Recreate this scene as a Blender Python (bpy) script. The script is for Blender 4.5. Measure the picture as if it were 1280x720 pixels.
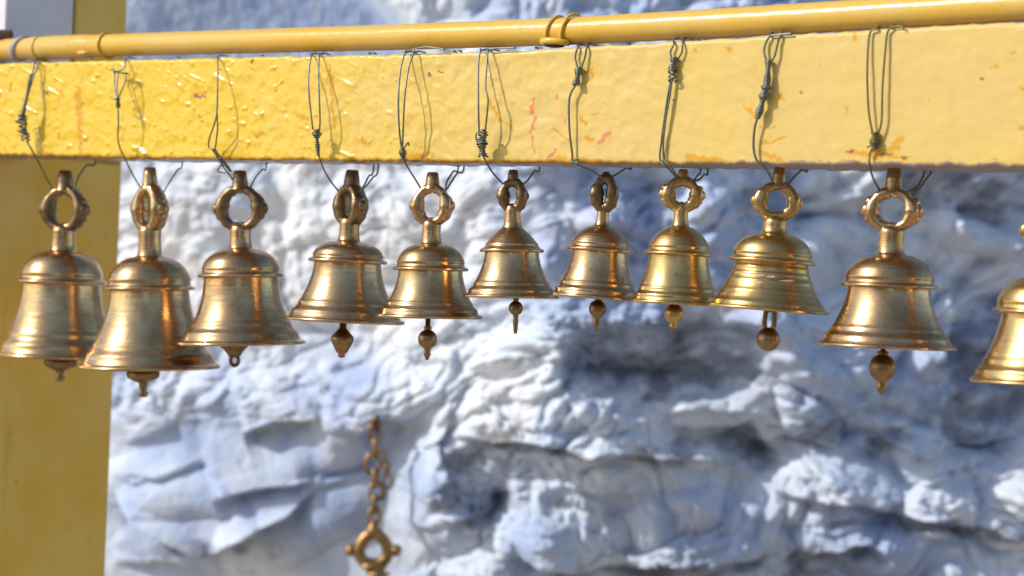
import bpy, bmesh, math, random
import numpy as np
from mathutils import Vector, Matrix

random.seed(7)
R = math.radians
scene = bpy.context.scene
for o in list(bpy.data.objects):
    bpy.data.objects.remove(o, do_unlink=True)

# ------------------------------------------------------------------ camera
CAM_Z = 1.60
PITCH, ROLL = R(1.2), R(2.6)
FPX = 2489.0                                   # 70 mm on a 36 mm sensor, 1280 px wide
fwd = Vector((0, math.cos(PITCH), -math.sin(PITCH)))
up0 = Vector((0, math.sin(PITCH), math.cos(PITCH)))
rt0 = Vector((1, 0, 0))
rt = rt0 * math.cos(ROLL) + up0 * math.sin(ROLL)
up = -rt0 * math.sin(ROLL) + up0 * math.cos(ROLL)
CAM = Vector((0, 0, CAM_Z))
cd = bpy.data.cameras.new('camera')
cd.sensor_width = 36.0
cd.lens = FPX / 1280 * 36
cd.clip_start, cd.clip_end = 0.05, 500
cam = bpy.data.objects.new('camera', cd)
scene.collection.objects.link(cam)
m = Matrix((rt, up, -fwd)).transposed().to_4x4()
m.translation = CAM
cam.matrix_world = m
cd.dof.use_dof = True
cd.dof.focus_distance = 1.74
cd.dof.aperture_fstop = 7.0
scene.camera = cam

# ------------------------------------------------------------------ light
SUN_EL = R(36)
SUN_H = Vector((-0.985, -0.17))                # horizontal direction towards the sun
SUN_H.normalize()
w = bpy.data.worlds.new('World')
scene.world = w
w.use_nodes = True
nt = w.node_tree
sky = nt.nodes.new('ShaderNodeTexSky')
sky.sky_type = 'NISHITA'
sky.sun_disc = False
sky.sun_elevation = SUN_EL
sky.sun_rotation = math.atan2(SUN_H.x, SUN_H.y)
sky.air_density = 1.0
bgn = nt.nodes['Background']
bgn.inputs['Strength'].default_value = 0.15
nt.links.new(sky.outputs['Color'], bgn.inputs['Color'])
sl = bpy.data.lights.new('sun', 'SUN')
sl.energy = 3.0
sl.angle = R(0.6)
sl.color = (1.0, 0.96, 0.89)
sun = bpy.data.objects.new('sun', sl)
scene.collection.objects.link(sun)
sdir = Vector((SUN_H.x * math.cos(SUN_EL), SUN_H.y * math.cos(SUN_EL), math.sin(SUN_EL)))
sun.rotation_euler = sdir.to_track_quat('Z', 'Y').to_euler()
sun.location = (-3, 0, 5)
scene.view_settings.view_transform = 'Standard'
scene.view_settings.look = 'None'
scene.view_settings.gamma = 1
scene.view_settings.exposure = 0.06

# ------------------------------------------------------------------ helpers
def ray(px, py):
    return fwd + rt * ((px - 640) / FPX) + up * ((360 - py) / FPX)

vp = ray(-2300, 170)
D = Vector((-vp.x, -vp.y, 0)).normalized()      # along the beam, towards the near right end
N = Vector((D.y, -D.x, 0)).normalized()         # beam's front normal
if N.y > 0: N = -N
A0 = CAM + ray(1280, 207) * 1.45

def at(px, py, off=0.0):
    """point seen at (px,py) on the vertical plane `off` metres behind the beam's front face"""
    d = ray(px, py)
    p0 = A0 - N * off
    t = (p0 - CAM).dot(N) / d.dot(N)
    return CAM + d * t

def col_tag(o, label=None, cat=None, group=None, kind=None):
    if label: o['label'] = label
    if cat: o['category'] = cat
    if group: o['group'] = group
    if kind: o['kind'] = kind
    return o

def empty(name, loc, label, cat, group=None):
    o = bpy.data.objects.new(name, None)
    scene.collection.objects.link(o)
    o.location = loc
    o.empty_display_size = 0.03
    return col_tag(o, label, cat, group)

def mesh_obj(name, verts, faces, mat, parent=None, smooth=True, world=None):
    me = bpy.data.meshes.new(name)
    me.from_pydata([tuple(v) for v in verts], [], faces)
    me.update()
    if smooth:
        me.polygons.foreach_set('use_smooth', [True] * len(me.polygons))
    me.materials.append(mat)
    o = bpy.data.objects.new(name, me)
    scene.collection.objects.link(o)
    if parent: o.parent = parent
    return o

class MB:
    def __init__(s): s.v, s.f = [], []
    def add(s, v, f):
        n = len(s.v)
        s.v += [Vector(p) for p in v]
        s.f += [tuple(i + n for i in q) for q in f]
        return s
    def lathe(s, prof, seg=96, org=Vector((0, 0, 0)), mat=None):
        v, f = [], []
        n = len(prof)
        for (r, z) in prof:
            for k in range(seg):
                a = 2 * math.pi * k / seg
                p = Vector((r * math.cos(a), r * math.sin(a), z))
                if mat: p = mat @ p
                v.append(p + org)
        for i in range(n - 1):
            for k in range(seg):
                a, b = i * seg + k, i * seg + (k + 1) % seg
                f.append((a, b, b + seg, a + seg))
        return s.add(v, f)
    def tube(s, pts, rad, seg=8, closed=False, sec=None):
        pts = [Vector(p) for p in pts]
        n = len(pts)
        v, f = [], []
        nrm = None
        for i, p in enumerate(pts):
            if closed: t = pts[(i + 1) % n] - pts[(i - 1) % n]
            else: t = pts[min(i + 1, n - 1)] - pts[max(i - 1, 0)]
            if t.length < 1e-9: t = Vector((0, 0, 1))
            t.normalize()
            if nrm is None:
                nrm = t.orthogonal().normalized()
            nrm = (nrm - t * nrm.dot(t)).normalized()
            b = t.cross(nrm)
            r = rad[i] if isinstance(rad, (list, tuple)) else rad
            for k in range(seg):
                a = 2 * math.pi * k / seg
                v.append(p + nrm * (r * math.cos(a)) + b * (r * math.sin(a)))
        m_ = n if closed else n - 1
        for i in range(m_):
            j = (i + 1) % n
            for k in range(seg):
                k2 = (k + 1) % seg
                f.append((i * seg + k, i * seg + k2, j * seg + k2, j * seg + k))
        if not closed:
            f.append(tuple(range(seg))[::-1])
            f.append(tuple((n - 1) * seg + k for k in range(seg)))
        return s.add(v, f)
    def ball(s, c, r, sc=(1, 1, 1), seg=24):
        v, f = [], []
        rows = seg // 2
        for i in range(rows + 1):
            ph = math.pi * i / rows
            for k in range(seg):
                a = 2 * math.pi * k / seg
                v.append(Vector(c) + Vector((r * sc[0] * math.sin(ph) * math.cos(a),
                         r * sc[1] * math.sin(ph) * math.sin(a), r * sc[2] * math.cos(ph))))
        for i in range(rows):
            for k in range(seg):
                a, b = i * seg + k, i * seg + (k + 1) % seg
                f.append((a, a + seg, b + seg, b))
        return s.add(v, f)
    def build(s, name, mat, parent=None, smooth=True):
        return mesh_obj(name, s.v, s.f, mat, parent, smooth)

def spline(pts, n=8):
    """Catmull-Rom through the points"""
    P = [Vector(p) for p in pts]
    P = [P[0] * 2 - P[1]] + P + [P[-1] * 2 - P[-2]]
    out = []
    for i in range(1, len(P) - 2):
        for k in range(n):
            t = k / n
            a, b, c, d = P[i - 1], P[i], P[i + 1], P[i + 2]
            out.append(0.5 * ((2 * b) + (c - a) * t + (2 * a - 5 * b + 4 * c - d) * t * t + (3 * b - a - 3 * c + d) * t ** 3))
    out.append(P[-2].copy())
    return out

# ---- numpy gradient noise
_rng = np.random.RandomState(11)
_perm = _rng.permutation(512)
_perm = np.concatenate([_perm, _perm])
_ang = _rng.rand(512) * 2 * np.pi
_gx, _gy = np.cos(_ang), np.sin(_ang)
def perlin(x, y, seed=0):
    xi, yi = np.floor(x).astype(int), np.floor(y).astype(int)
    xf, yf = x - xi, y - yi
    u = xf ** 3 * (xf * (xf * 6 - 15) + 10); v = yf ** 3 * (yf * (yf * 6 - 15) + 10)
    def g(ix, iy, fx, fy):
        h = _perm[(_perm[(ix + seed * 37) & 511] + iy) & 511]
        return _gx[h] * fx + _gy[h] * fy
    a = g(xi, yi, xf, yf); b = g(xi + 1, yi, xf - 1, yf)
    c = g(xi, yi + 1, xf, yf - 1); d = g(xi + 1, yi + 1, xf - 1, yf - 1)
    return ((a * (1 - u) + b * u) * (1 - v) + (c * (1 - u) + d * u) * v) * 1.4
def fbm(x, y, oct=4, seed=0, gain=0.5):
    s, a = 0, 1
    for o in range(oct):
        s = s + a * perlin(x * 2 ** o, y * 2 ** o, seed + o); a *= gain
    return s

# ------------------------------------------------------------------ materials
def new_mat(name):
    mt = bpy.data.materials.new(name)
    mt.use_nodes = True
    n = mt.node_tree
    return mt, n, n.nodes['Principled BSDF'], n.links
def node(n, t, **kw):
    x = n.nodes.new(t)
    for k, v in kw.items():
        if k in x.inputs: x.inputs[k].default_value = v
        else: setattr(x, k, v)
    return x
def ramp(n, stops):
    r = n.nodes.new('ShaderNodeValToRGB')
    e = r.color_ramp.elements
    while len(e) < len(stops): e.new(0.5)
    for i, (p, c) in enumerate(stops):
        e[i].position = p
        e[i].color = (c[0], c[1], c[2], 1) if hasattr(c, '__len__') else (c, c, c, 1)
    return r
def noise(n, l, coord, scale, detail=4, rough=0.55, vec=None):
    x = n.nodes.new('ShaderNodeTexNoise')
    x.inputs['Scale'].default_value = scale
    x.inputs['Detail'].default_value = detail
    x.inputs['Roughness'].default_value = rough
    if vec is not None:
        mp = n.nodes.new('ShaderNodeMapping')
        mp.inputs['Scale'].default_value = vec
        l.new(coord, mp.inputs['Vector']); coord = mp.outputs['Vector']
    l.new(coord, x.inputs['Vector'])
    return x
def mixc(n, l, fac, a, b):
    x = n.nodes.new('ShaderNodeMix'); x.data_type = 'RGBA'
    if isinstance(fac, float): x.inputs[0].default_value = fac
    else: l.new(fac, x.inputs[0])
    for s, c in ((6, a), (7, b)):
        if isinstance(c, tuple): x.inputs[s].default_value = (*c, 1)
        else: l.new(c, x.inputs[s])
    return x.outputs[2]

def yellow_paint(name, pale, deep, rough=0.3, deepx=None, bump=0.35, grime=(0.28, 0.13, 0.03)):
    mt, n, p, l = new_mat(name)
    tc = n.nodes.new('ShaderNodeTexCoord').outputs['Object']
    a = noise(n, l, tc, 9, 5, 0.6)
    ra = ramp(n, [(0.42, 0.0), (0.66, 1.0)]); l.new(a.outputs['Fac'], ra.inputs[0])
    fac = ra.outputs[0]
    if deepx is not None:                       # older, stronger coat towards one end of the beam
        sx = n.nodes.new('ShaderNodeSeparateXYZ'); l.new(tc, sx.inputs[0])
        mr = n.nodes.new('ShaderNodeMapRange')
        mr.inputs['From Min'].default_value = deepx[0]; mr.inputs['From Max'].default_value = deepx[1]
        mr.inputs['To Min'].default_value = 1.0; mr.inputs['To Max'].default_value = 0.0
        ad = n.nodes.new('ShaderNodeMath'); ad.operation = 'ADD'
        nz = noise(n, l, tc, 14, 5, 0.6)
        sc = n.nodes.new('ShaderNodeMath'); sc.operation = 'MULTIPLY_ADD'
        sc.inputs[1].default_value = 0.5; sc.inputs[2].default_value = -0.25
        l.new(nz.outputs['Fac'], sc.inputs[0])
        l.new(sx.outputs['X'], ad.inputs[0]); l.new(sc.outputs[0], ad.inputs[1])
        l.new(ad.outputs[0], mr.inputs['Value'])
        mm = n.nodes.new('ShaderNodeMath'); mm.operation = 'MULTIPLY'; mm.inputs[1].default_value = 0.25
        l.new(fac, mm.inputs[0])
        mx = n.nodes.new('ShaderNodeMath'); mx.operation = 'MAXIMUM'
        l.new(mr.outputs[0], mx.inputs[0]); l.new(mm.outputs[0], mx.inputs[1])
        fac = mx.outputs[0]
    c = mixc(n, l, fac, pale, deep)
    # small amber flecks and runs
    f = noise(n, l, tc, 70, 3, 0.6)
    rf = ramp(n, [(0.69, 0.0), (0.75, 0.7)]); l.new(f.outputs['Fac'], rf.inputs[0])
    c = mixc(n, l, rf.outputs[0], c, (0.72, 0.36, 0.015))
    s = noise(n, l, tc, 40, 4, 0.6, vec=(1, 1, 0.12))
    rs = ramp(n, [(0.62, 0.0), (0.80, 0.45)]); l.new(s.outputs['Fac'], rs.inputs[0])
    c = mixc(n, l, rs.outputs[0], c, (0.66, 0.36, 0.03))
    d = noise(n, l, tc, 120, 3, 0.5)
    rd = ramp(n, [(0.74, 0.0), (0.78, 0.8)]); l.new(d.outputs['Fac'], rd.inputs[0])
    c = mixc(n, l, rd.outputs[0], c, grime)
    l.new(c, p.inputs['Base Color'])
    rr = ramp(n, [(0.3, rough - 0.06), (0.7, rough + 0.14)]); l.new(a.outputs['Fac'], rr.inputs[0])
    l.new(rr.outputs[0], p.inputs['Roughness'])
    if deepx is not None:                       # the newer coat on the right is matt and smoother
        mq = n.nodes.new('ShaderNodeMapRange')
        mq.inputs['From Min'].default_value = -0.75; mq.inputs['From Max'].default_value = -0.3
        mq.inputs['To Min'].default_value = 0.0; mq.inputs['To Max'].default_value = 1.0
        l.new(ad.outputs[0], mq.inputs['Value'])
        mxr = n.nodes.new('ShaderNodeMix'); l.new(mq.outputs[0], mxr.inputs[0]); l.new(rr.outputs[0], mxr.inputs[2]); mxr.inputs[3].default_value = 0.52
        l.new(mxr.outputs[0], p.inputs['Roughness'])
    b1 = noise(n, l, tc, 130, 4, 0.55)
    b2 = noise(n, l, tc, 34, 3, 0.5, vec=(1, 1, 1.6))
    bp = node(n, 'ShaderNodeBump', Strength=bump, Distance=0.0012)
    bp2 = node(n, 'ShaderNodeBump', Strength=bump * 1.3, Distance=0.004)
    l.new(b2.outputs['Fac'], bp2.inputs['Height'])
    l.new(b1.outputs['Fac'], bp.inputs['Height']); l.new(bp2.outputs[0], bp.inputs['Normal'])
    l.new(bp.outputs[0], p.inputs['Normal'])
    if deepx is not None:
        mb_ = n.nodes.new('ShaderNodeMix'); l.new(mq.outputs[0], mb_.inputs[0]); mb_.inputs[2].default_value = bump; mb_.inputs[3].default_value = bump * .3
        l.new(mb_.outputs[0], bp.inputs['Strength']); l.new(mb_.outputs[0], bp2.inputs['Strength'])
    return mt

def brass(name, base, dark, rough=0.27, ringbump=0.5, dirt=0.5, ringfreq=260):
    mt, n, p, l = new_mat(name)
    tc = n.nodes.new('ShaderNodeTexCoord').outputs['Object']
    p.inputs['Metallic'].default_value = 1.0
    a = noise(n, l, tc, 38, 5, 0.62)
    ra = ramp(n, [(0.40, 0.0), (0.72, dirt)]); l.new(a.outputs['Fac'], ra.inputs[0])
    c = mixc(n, l, ra.outputs[0], base, dark)
    # lathe lines: noise stretched around the axis, read along Z only
    b = noise(n, l, tc, ringfreq, 3, 0.7, vec=(0.03, 0.03, 1.0))
    rb = ramp(n, [(0.55, 0.0), (0.75, 0.35)]); l.new(b.outputs['Fac'], rb.inputs[0])
    c = mixc(n, l, rb.outputs[0], c, dark)
    g = noise(n, l, tc, 150, 2, 0.5)
    rg = ramp(n, [(0.70, 0.0), (0.78, 0.5)]); l.new(g.outputs['Fac'], rg.inputs[0])
    c = mixc(n, l, rg.outputs[0], c, dark)
    l.new(c, p.inputs['Base Color'])
    rr = ramp(n, [(0.35, rough - 0.05), (0.7, rough + 0.16)]); l.new(a.outputs['Fac'], rr.inputs[0])
    l.new(rr.outputs[0], p.inputs['Roughness'])
    bp = node(n, 'ShaderNodeBump', Strength=ringbump, Distance=0.0007)
    l.new(b.outputs['Fac'], bp.inputs['Height'])
    bp2 = node(n, 'ShaderNodeBump', Strength=0.2, Distance=0.0012)
    nz = noise(n, l, tc, 90, 3, 0.5)
    l.new(nz.outputs['Fac'], bp2.inputs['Height']); l.new(bp.outputs[0], bp2.inputs['Normal'])
    l.new(bp2.outputs[0], p.inputs['Normal'])
    return mt

def simple(name, col, rough=0.6, metal=0.0, var=0.3, scale=60, bump=0.3, dist=0.001):
    mt, n, p, l = new_mat(name)
    tc = n.nodes.new('ShaderNodeTexCoord').outputs['Object']
    a = noise(n, l, tc, scale, 4, 0.6)
    c = mixc(n, l, a.outputs['Fac'], tuple(x * (1 - var) for x in col), tuple(min(1, x * (1 + var)) for x in col))
    l.new(c, p.inputs['Base Color'])
    p.inputs['Roughness'].default_value = rough
    p.inputs['Metallic'].default_value = metal
    bp = node(n, 'ShaderNodeBump', Strength=bump, Distance=dist)
    l.new(a.outputs['Fac'], bp.inputs['Height']); l.new(bp.outputs[0], p.inputs['Normal'])
    return mt

PALE, DEEP = (0.74, 0.52, 0.15), (0.85, 0.55, 0.035)
M_pipe = yellow_paint('pipe_enamel', (0.76, 0.50, 0.12), (0.78, 0.45, 0.04), rough=0.2, bump=0.15)
M_post = yellow_paint('post_paint', (0.90, 0.60, 0.12), (0.86, 0.52, 0.05), rough=0.45, bump=0.25)
M_wire = simple('galvanised_wire', (0.20, 0.21, 0.18), 0.42, 0.75, 0.5, 220)
M_wire_g = simple('greenish_wire', (0.19, 0.18, 0.08), 0.5, 0.6, 0.5, 220)
M_brass = brass('worn_brass', (0.70, 0.452, 0.215), (0.14, 0.075, 0.035), rough=0.22, dirt=.7)
M_brass_y = brass('yellow_brass', (0.68, 0.45, 0.17), (0.18, 0.105, 0.04), rough=0.26, dirt=0.5)
M_brass_d = brass('dark_brass', (0.36, 0.24, 0.125), (0.08, 0.05, 0.03), rough=0.33, dirt=0.8)
M_brass_o = brass('ochre_brass', (0.42, 0.27, 0.12), (0.12, 0.07, 0.03), rough=0.42, dirt=.8)
M_rust = simple('brown_iron', (0.13, 0.07, 0.035), 0.6, 0.5, 0.5, 120)
M_strap = simple('grey_strap', (0.42, 0.36, 0.30), 0.6, 0.0, 0.35, 90)
M_under = simple('bare_wood', (0.38, 0.31, 0.27), 0.85, 0.0, 0.4, 60)
M_block = simple('lavender_plaster', (0.80, 0.78, 0.82), 0.85, 0.0, 0.12, 12)
M_red = simple('red_powder', (0.62, 0.10, 0.04), 0.9, 0.0, 0.3, 200)
M_amber = simple('amber_rub', (0.66, 0.34, 0.012), 0.4, 0.0, 0.3, 200)
M_dark = simple('brown_rub', (0.22, 0.11, 0.03), 0.7, 0.0, 0.5, 200)

# ------------------------------------------------------------------ rock wall
def seg_dist(px, py, poly):
    """distance to a polyline and sign (+ below it), in px"""
    best = np.full(px.shape, 1e9); sgn = np.zeros(px.shape); tt = np.zeros(px.shape)
    for i in range(len(poly) - 1):
        ax, ay = poly[i]; bx, by = poly[i + 1]
        dx, dy = bx - ax, by - ay
        L2 = dx * dx + dy * dy
        t = np.clip(((px - ax) * dx + (py - ay) * dy) / L2, 0, 1)
        qx, qy = px - (ax + t * dx), py - (ay + t * dy)
        d = np.hypot(qx, qy)
        m_ = d < best
        best[m_] = d[m_]
        s = (dx * qy - dy * qx)
        sgn[m_] = np.sign(s[m_])
        tt[m_] = ((i + t) / (len(poly) - 1))[m_]
    return best, sgn, tt

def billow(x, y, oct=4, seed=0, gain=0.5):
    s_, a_ = 0, 1
    for o in range(oct):
        s_ = s_ + a_ * np.abs(perlin(x * 2 ** o, y * 2 ** o, seed + o)) ** 0.85; a_ *= gain
    return s_

def cells(x, z, n_per, asp, seed, x0, x1, z0, z1, jit=1.0):
    """rounded stones: distance to the nearest and second nearest seed, seeds on a jittered lattice"""
    rs = np.random.RandomState(seed)
    cw = n_per * asp; ch = n_per
    f1 = np.full(x.shape, 1e9); f2 = np.full(x.shape, 1e9); hh = np.zeros(x.shape)
    tx = np.zeros(x.shape); tz = np.zeros(x.shape)
    J = rs.rand(400, 400, 5)
    ix, iz = np.floor(x / cw).astype(int), np.floor(z / ch).astype(int)
    for di in (-1, 0, 1):
        for dj in (-1, 0, 1):
            a, b = ix + di, iz + dj
            j = J[a % 400, b % 400]
            sx = (a + 0.5 + (j[..., 0] - .5) * jit) * cw + (b % 2) * cw * .5 * 0
            sz = (b + 0.5 + (j[..., 1] - .5) * jit) * ch
            d = np.hypot((x - sx) / cw, (z - sz) / ch)
            m1 = d < f1
            f2 = np.where(m1, f1, np.minimum(f2, d))
            hh = np.where(m1, j[..., 2], hh)
            tx = np.where(m1, (j[..., 3] - .5) * (x - sx) / cw, tx)
            tz = np.where(m1, (j[..., 4] - .5) * (z - sz) / ch, tz)
            f1 = np.where(m1, d, f1)
    return f1, f2, hh, tx, tz

def base_depth(x):
    """plan line of the wall: it comes forward from the left, then runs straight across"""
    k = 0.10
    s = k * np.log1p(np.exp(-(x - 0.15) / k))     # soft hinge near the middle
    return 3.42 + 0.42 * s + 0.13 * np.clip(x - 0.1, 0, 9)

def build_wall():
    nu, nv = 980, 600
    s = np.linspace(-1, 1, nu); t = np.linspace(-1, 1, nv)
    xs = 1.12 * s + 2.4 * np.abs(s) ** 7 * np.sign(s)
    zs = 1.52 + 0.64 * t + 1.0 * np.abs(t) ** 7 * np.sign(t)
    X, Z = np.meshgrid(xs, zs)
    Y0 = base_depth(X)
    # pixel each base point falls on in the photograph (only to read the layout of the stones)
    rx, ry, rz = X, Y0, Z - CAM_Z
    dd = rx * fwd.x + ry * fwd.y + rz * fwd.z
    PX = 640 + FPX * (rx * rt.x + ry * rt.y + rz * rt.z) / dd
    PY = 360 - FPX * (rx * up.x + ry * up.y + rz * up.z) / dd
    # warp
    wx = X + 0.07 * fbm(X * 3.1, Z * 3.1, 3, 5); wz = Z + 0.06 * fbm(X * 3.4 + 9, Z * 3.4, 3, 9)
    wpx = PX + 22 * fbm(X * 6 + 3, Z * 6, 3, 21); wpy = PY + 18 * fbm(X * 6 + 7, Z * 6 + 4, 3, 25)
    def sm(a, b, v):
        q = np.clip((v - a) / (b - a), 0, 1); return q * q * (3 - 2 * q)
    low = sm(440, 600, wpy)                                  # lower, layered part
    lefts = 1 - sm(470, 620, wpx)
    smoothL = lefts * sm(470, 560, wpy)                      # big smooth boulders lower left
    crumb = np.exp(-((wpx - 620) / 200) ** 2) * np.exp(-((wpy - 520) / 110) ** 2)
    rightm = sm(640, 820, wpx)
    wpx = PX + (wpx - PX) * (1 - .55 * smoothL); wpy = PY + (wpy - PY) * (1 - .55 * smoothL)
    h = np.zeros(X.shape)
    # large swells
    h += 0.055 * fbm(X * 1.6 + 3, Z * 1.9, 2, 2) * (1 - .6 * smoothL)
    # diagonal flowing folds (upper part), they climb to the right
    a = R(32)
    u = X * math.cos(a) + Z * math.sin(a); v = -X * math.sin(a) + Z * math.cos(a)
    uw = u + 0.05 * fbm(X * 4, Z * 4, 3, 31); vw = v + 0.05 * fbm(X * 4 + 5, Z * 4, 3, 33)
    fold = billow(uw * 3.8, vw * 7.0, 3, 41, 0.5) * 1.35
    up_m = (1 - low) * (0.55 + 0.6 * rightm)
    calm = 1 - 0.5 * (1 - sm(480, 680, wpx)) * (1 - sm(430, 520, wpy))
    h += 0.055 * fold * up_m * (1 - 0.85 * smoothL) * calm
    lump = fbm(wx * 9, wz * 11, 3, 43)
    h += 0.034 * billow(wx * 9, wz * 13, 3, 143, .45) * (1 - smoothL * 0.93) * (1 - .4 * (1 - sm(480, 680, wpx)) * (1 - sm(430, 520, wpy)))
    h += 0.010 * billow(wx * 26, wz * 34, 2, 147, .5) * np.clip(.25 + crumb + .35 * low, 0, 1) * (1 - smoothL * 0.93)
    # stones, three sizes, wide and low
    ca, sa = math.cos(R(-8)), math.sin(R(-8))
    xr, zr = wx * ca - wz * sa + 20, wx * sa + wz * ca + 20
    f1, f2, hh, tx, tz = cells(xr, zr, 0.15, 2.0, 3, 0, 0, 0, 0)
    st = np.clip(1 - f1 * 1.15, 0, 1) ** 0.6
    h += (0.070 * st + 0.035 * hh + 0.06 * tz + 0.03 * tx) * (0.35 + 0.65 * low) * (1 - smoothL * 0.95)
    g1, g2, gh, gx, gz = cells(xr + 3 + .02 * lump, zr + 7, 0.062, 1.7, 5, 0, 0, 0, 0)
    st2 = np.clip(1 - g1 * 1.1, 0, 1) ** 0.6
    h += (0.028 * st2 + 0.016 * gh + 0.016 * gz) * (0.25 + 0.55 * low + 0.5 * crumb) * (1 - smoothL * 0.93)
    k1, k2, kh, kx, kz = cells(xr + 5, zr + 2, 0.030, 1.4, 8, 0, 0, 0, 0)
    h += (0.011 * np.clip(1 - k1, 0, 1) ** 0.6 + 0.012 * kh) * np.clip(0.15 + 1.0 * crumb + 0.3 * low, 0, 1) * (1 - smoothL * 0.95)
    # --- boulders that can be told apart
    def boulder(cx, cy, rx_, ry_, ang, amp, pw=0.75):
        nonlocal h
        c, s_ = math.cos(R(ang)), math.sin(R(ang))
        qx, qy = (wpx - cx), (wpy - cy)
        e = ((qx * c + qy * s_) / rx_) ** 2 + ((-qx * s_ + qy * c) / ry_) ** 2
        h += amp * np.clip(1 - e, 0, 1) ** pw
    boulder(265, 560, 200, 90, -4, 0.06)
    boulder(225, 635, 120, 55, 24, 0.05, 0.8)
    boulder(370, 655, 120, 50, -24, 0.05, 0.8)
    boulder(420, 560, 80, 50, -14, 0.03, 0.9)
    boulder(540, 600, 50, 60, 0, 0.04, 0.8)
    boulder(160, 690, 110, 60, 20, 0.045)
    boulder(560, 640, 60, 50, 0, 0.02)
    boulder(690, 655, 90, 50, 8, 0.05, 0.6)
    boulder(860, 660, 110, 55, -6, 0.055, 0.6)
    boulder(1010, 620, 90, 45, 6, 0.04, 0.6)
    boulder(1060, 585, 60, 34, 25, 0.035, 0.6)
    boulder(1160, 560, 50, 38, 0, 0.05, 0.5)
    boulder(1165, 628, 48, 42, 30, 0.05, 0.5)
    boulder(1262, 628, 55, 42, -10, 0.06, 0.5)
    boulder(1130, 690, 150, 38, 4, 0.045, 0.6)
    boulder(1230, 465, 60, 120, 0, -0.07, 1.0)
    boulder(1000, 520, 60, 22, 40, 0.05, 0.5)
    boulder(735, 500, 34, 28, 0, 0.04, 0.5)
    boulder(650, 500, 60, 40, -20, 0.035, 0.6)
    boulder(720, 560, 80, 24, -6, 0.03, 0.6)
    boulder(820, 455, 130, 62, -10, -0.08, 0.8)       # shaded pockets
    boulder(900, 545, 110, 34, 8, -0.06, 0.8)
    boulder(1140, 240, 70, 40, 0, -0.05, 1)
    boulder(1230, 250, 50, 50, 0, -0.05, 1)
    boulder(1215, 300, 60, 30, 20, 0.06, 0.8)
    boulder(960, 420, 130, 28, 42, 0.07, 0.7)
    boulder(880, 300, 50, 80, 20, 0.05, 0.8)
    boulder(770, 275, 50, 60, 20, 0.04, 0.8)
    boulder(250, 270, 110, 80, 0, 0.05, 1)
    boulder(420, 320, 140, 90, -20, 0.05, 1)
    boulder(660, 440, 70, 60, -20, 0.05, 0.7)
    # --- ledges and cracks: stone stands out above the line, drops back below it
    def ledge(poly, amp, fall, width=3.5, rise=60):
        nonlocal h
        d, sg, tt = seg_dist(wpx, wpy, poly)
        d2 = np.where(sg > 0, d, 0)
        fade = np.clip(np.minimum(tt, 1 - tt) * 6, 0, 1)
        below = np.where(sg > 0, 1 - np.exp(-(d / width) ** 2), 0) * np.exp(-d / fall)
        above = np.where(sg <= 0, np.exp(-d / rise), 0)
        h += fade * (-amp * 0.75 * below + amp * 0.45 * above)
    def crack(poly, depth, width):
        nonlocal h
        d, sg, tt = seg_dist(wpx, wpy, poly)
        fade = np.clip(np.minimum(tt, 1 - tt) * 6, 0.0, 1)
        h -= fade * depth * np.exp(-(d / width) ** 2)
    ledge([(300, 545), (330, 535), (360, 522), (400, 512)], 0.075, 26)
    ledge([(270, 625), (300, 615), (350, 610), (392, 603)], 0.06, 24, 4)
    ledge([(140, 615), (165, 650), (205, 680), (245, 698), (300, 680), (350, 655), (400, 610)], 0.09, 34)
    ledge([(140, 590), (170, 600), (220, 595), (255, 585)], 0.02, 20)
    ledge([(150, 552), (185, 545), (215, 528)], 0.02, 18)
    ledge([(130, 700), (200, 706), (260, 716), (380, 712)], 0.03, 20)
    crack([(140, 590), (200, 600), (250, 586), (262, 580)], 0.014, 4)
    crack([(400, 600), (440, 586), (470, 580)], 0.02, 5)
    ledge([(560, 555), (610, 548), (650, 556), (700, 560), (760, 566), (820, 560), (880, 575), (960, 590)], 0.05, 28)
    ledge([(840, 520), (870, 536), (930, 530), (960, 550), (990, 560)], 0.06, 30)
    ledge([(960, 600), (1020, 616), (1100, 630), (1180, 650), (1280, 655)], 0.05, 24)
    ledge([(560, 640), (590, 630), (620, 625)], 0.06, 40)
    ledge([(620, 690), (700, 700), (800, 706), (880, 690)], 0.05, 30)
    ledge([(940, 700), (1010, 684), (1070, 680), (1105, 700)], 0.05, 30)
    ledge([(1080, 545), (1140, 550), (1200, 546), (1240, 540)], 0.045, 20)
    ledge([(680, 620), (740, 612), (800, 606)], 0.03, 24)
    ledge([(440, 536), (468, 520), (505, 530)], 0.06, 20)
    boulder(600, 605, 50, 42, 0, -0.035, .8)
    # smooth slab that turns away from the sun, top left
    q = sm(120, 165, PX) * (1 - sm(455, 500, PX + (PY - 10) * -0.9)) * (1 - sm(75, 150, PY))
    h_s = 0.10 - 0.52 * (PX - 120) / 350 * 0.5
    h = h * (1 - q) + (h_s + 0.006 * fbm(X * 5, Z * 5, 3, 77)) * q
    # fine surface
    h += 0.0018 * fbm(X * 40, Z * 40, 3, 51) * (1 - 0.8 * smoothL)
    h += 0.0007 * fbm(X * 110, Z * 110, 2, 53)
    Y = Y0 - h + 0.06
    # shade of the hollows and under the ledges, painted as dark patches
    pocket_shade = np.zeros(X.shape)
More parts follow.
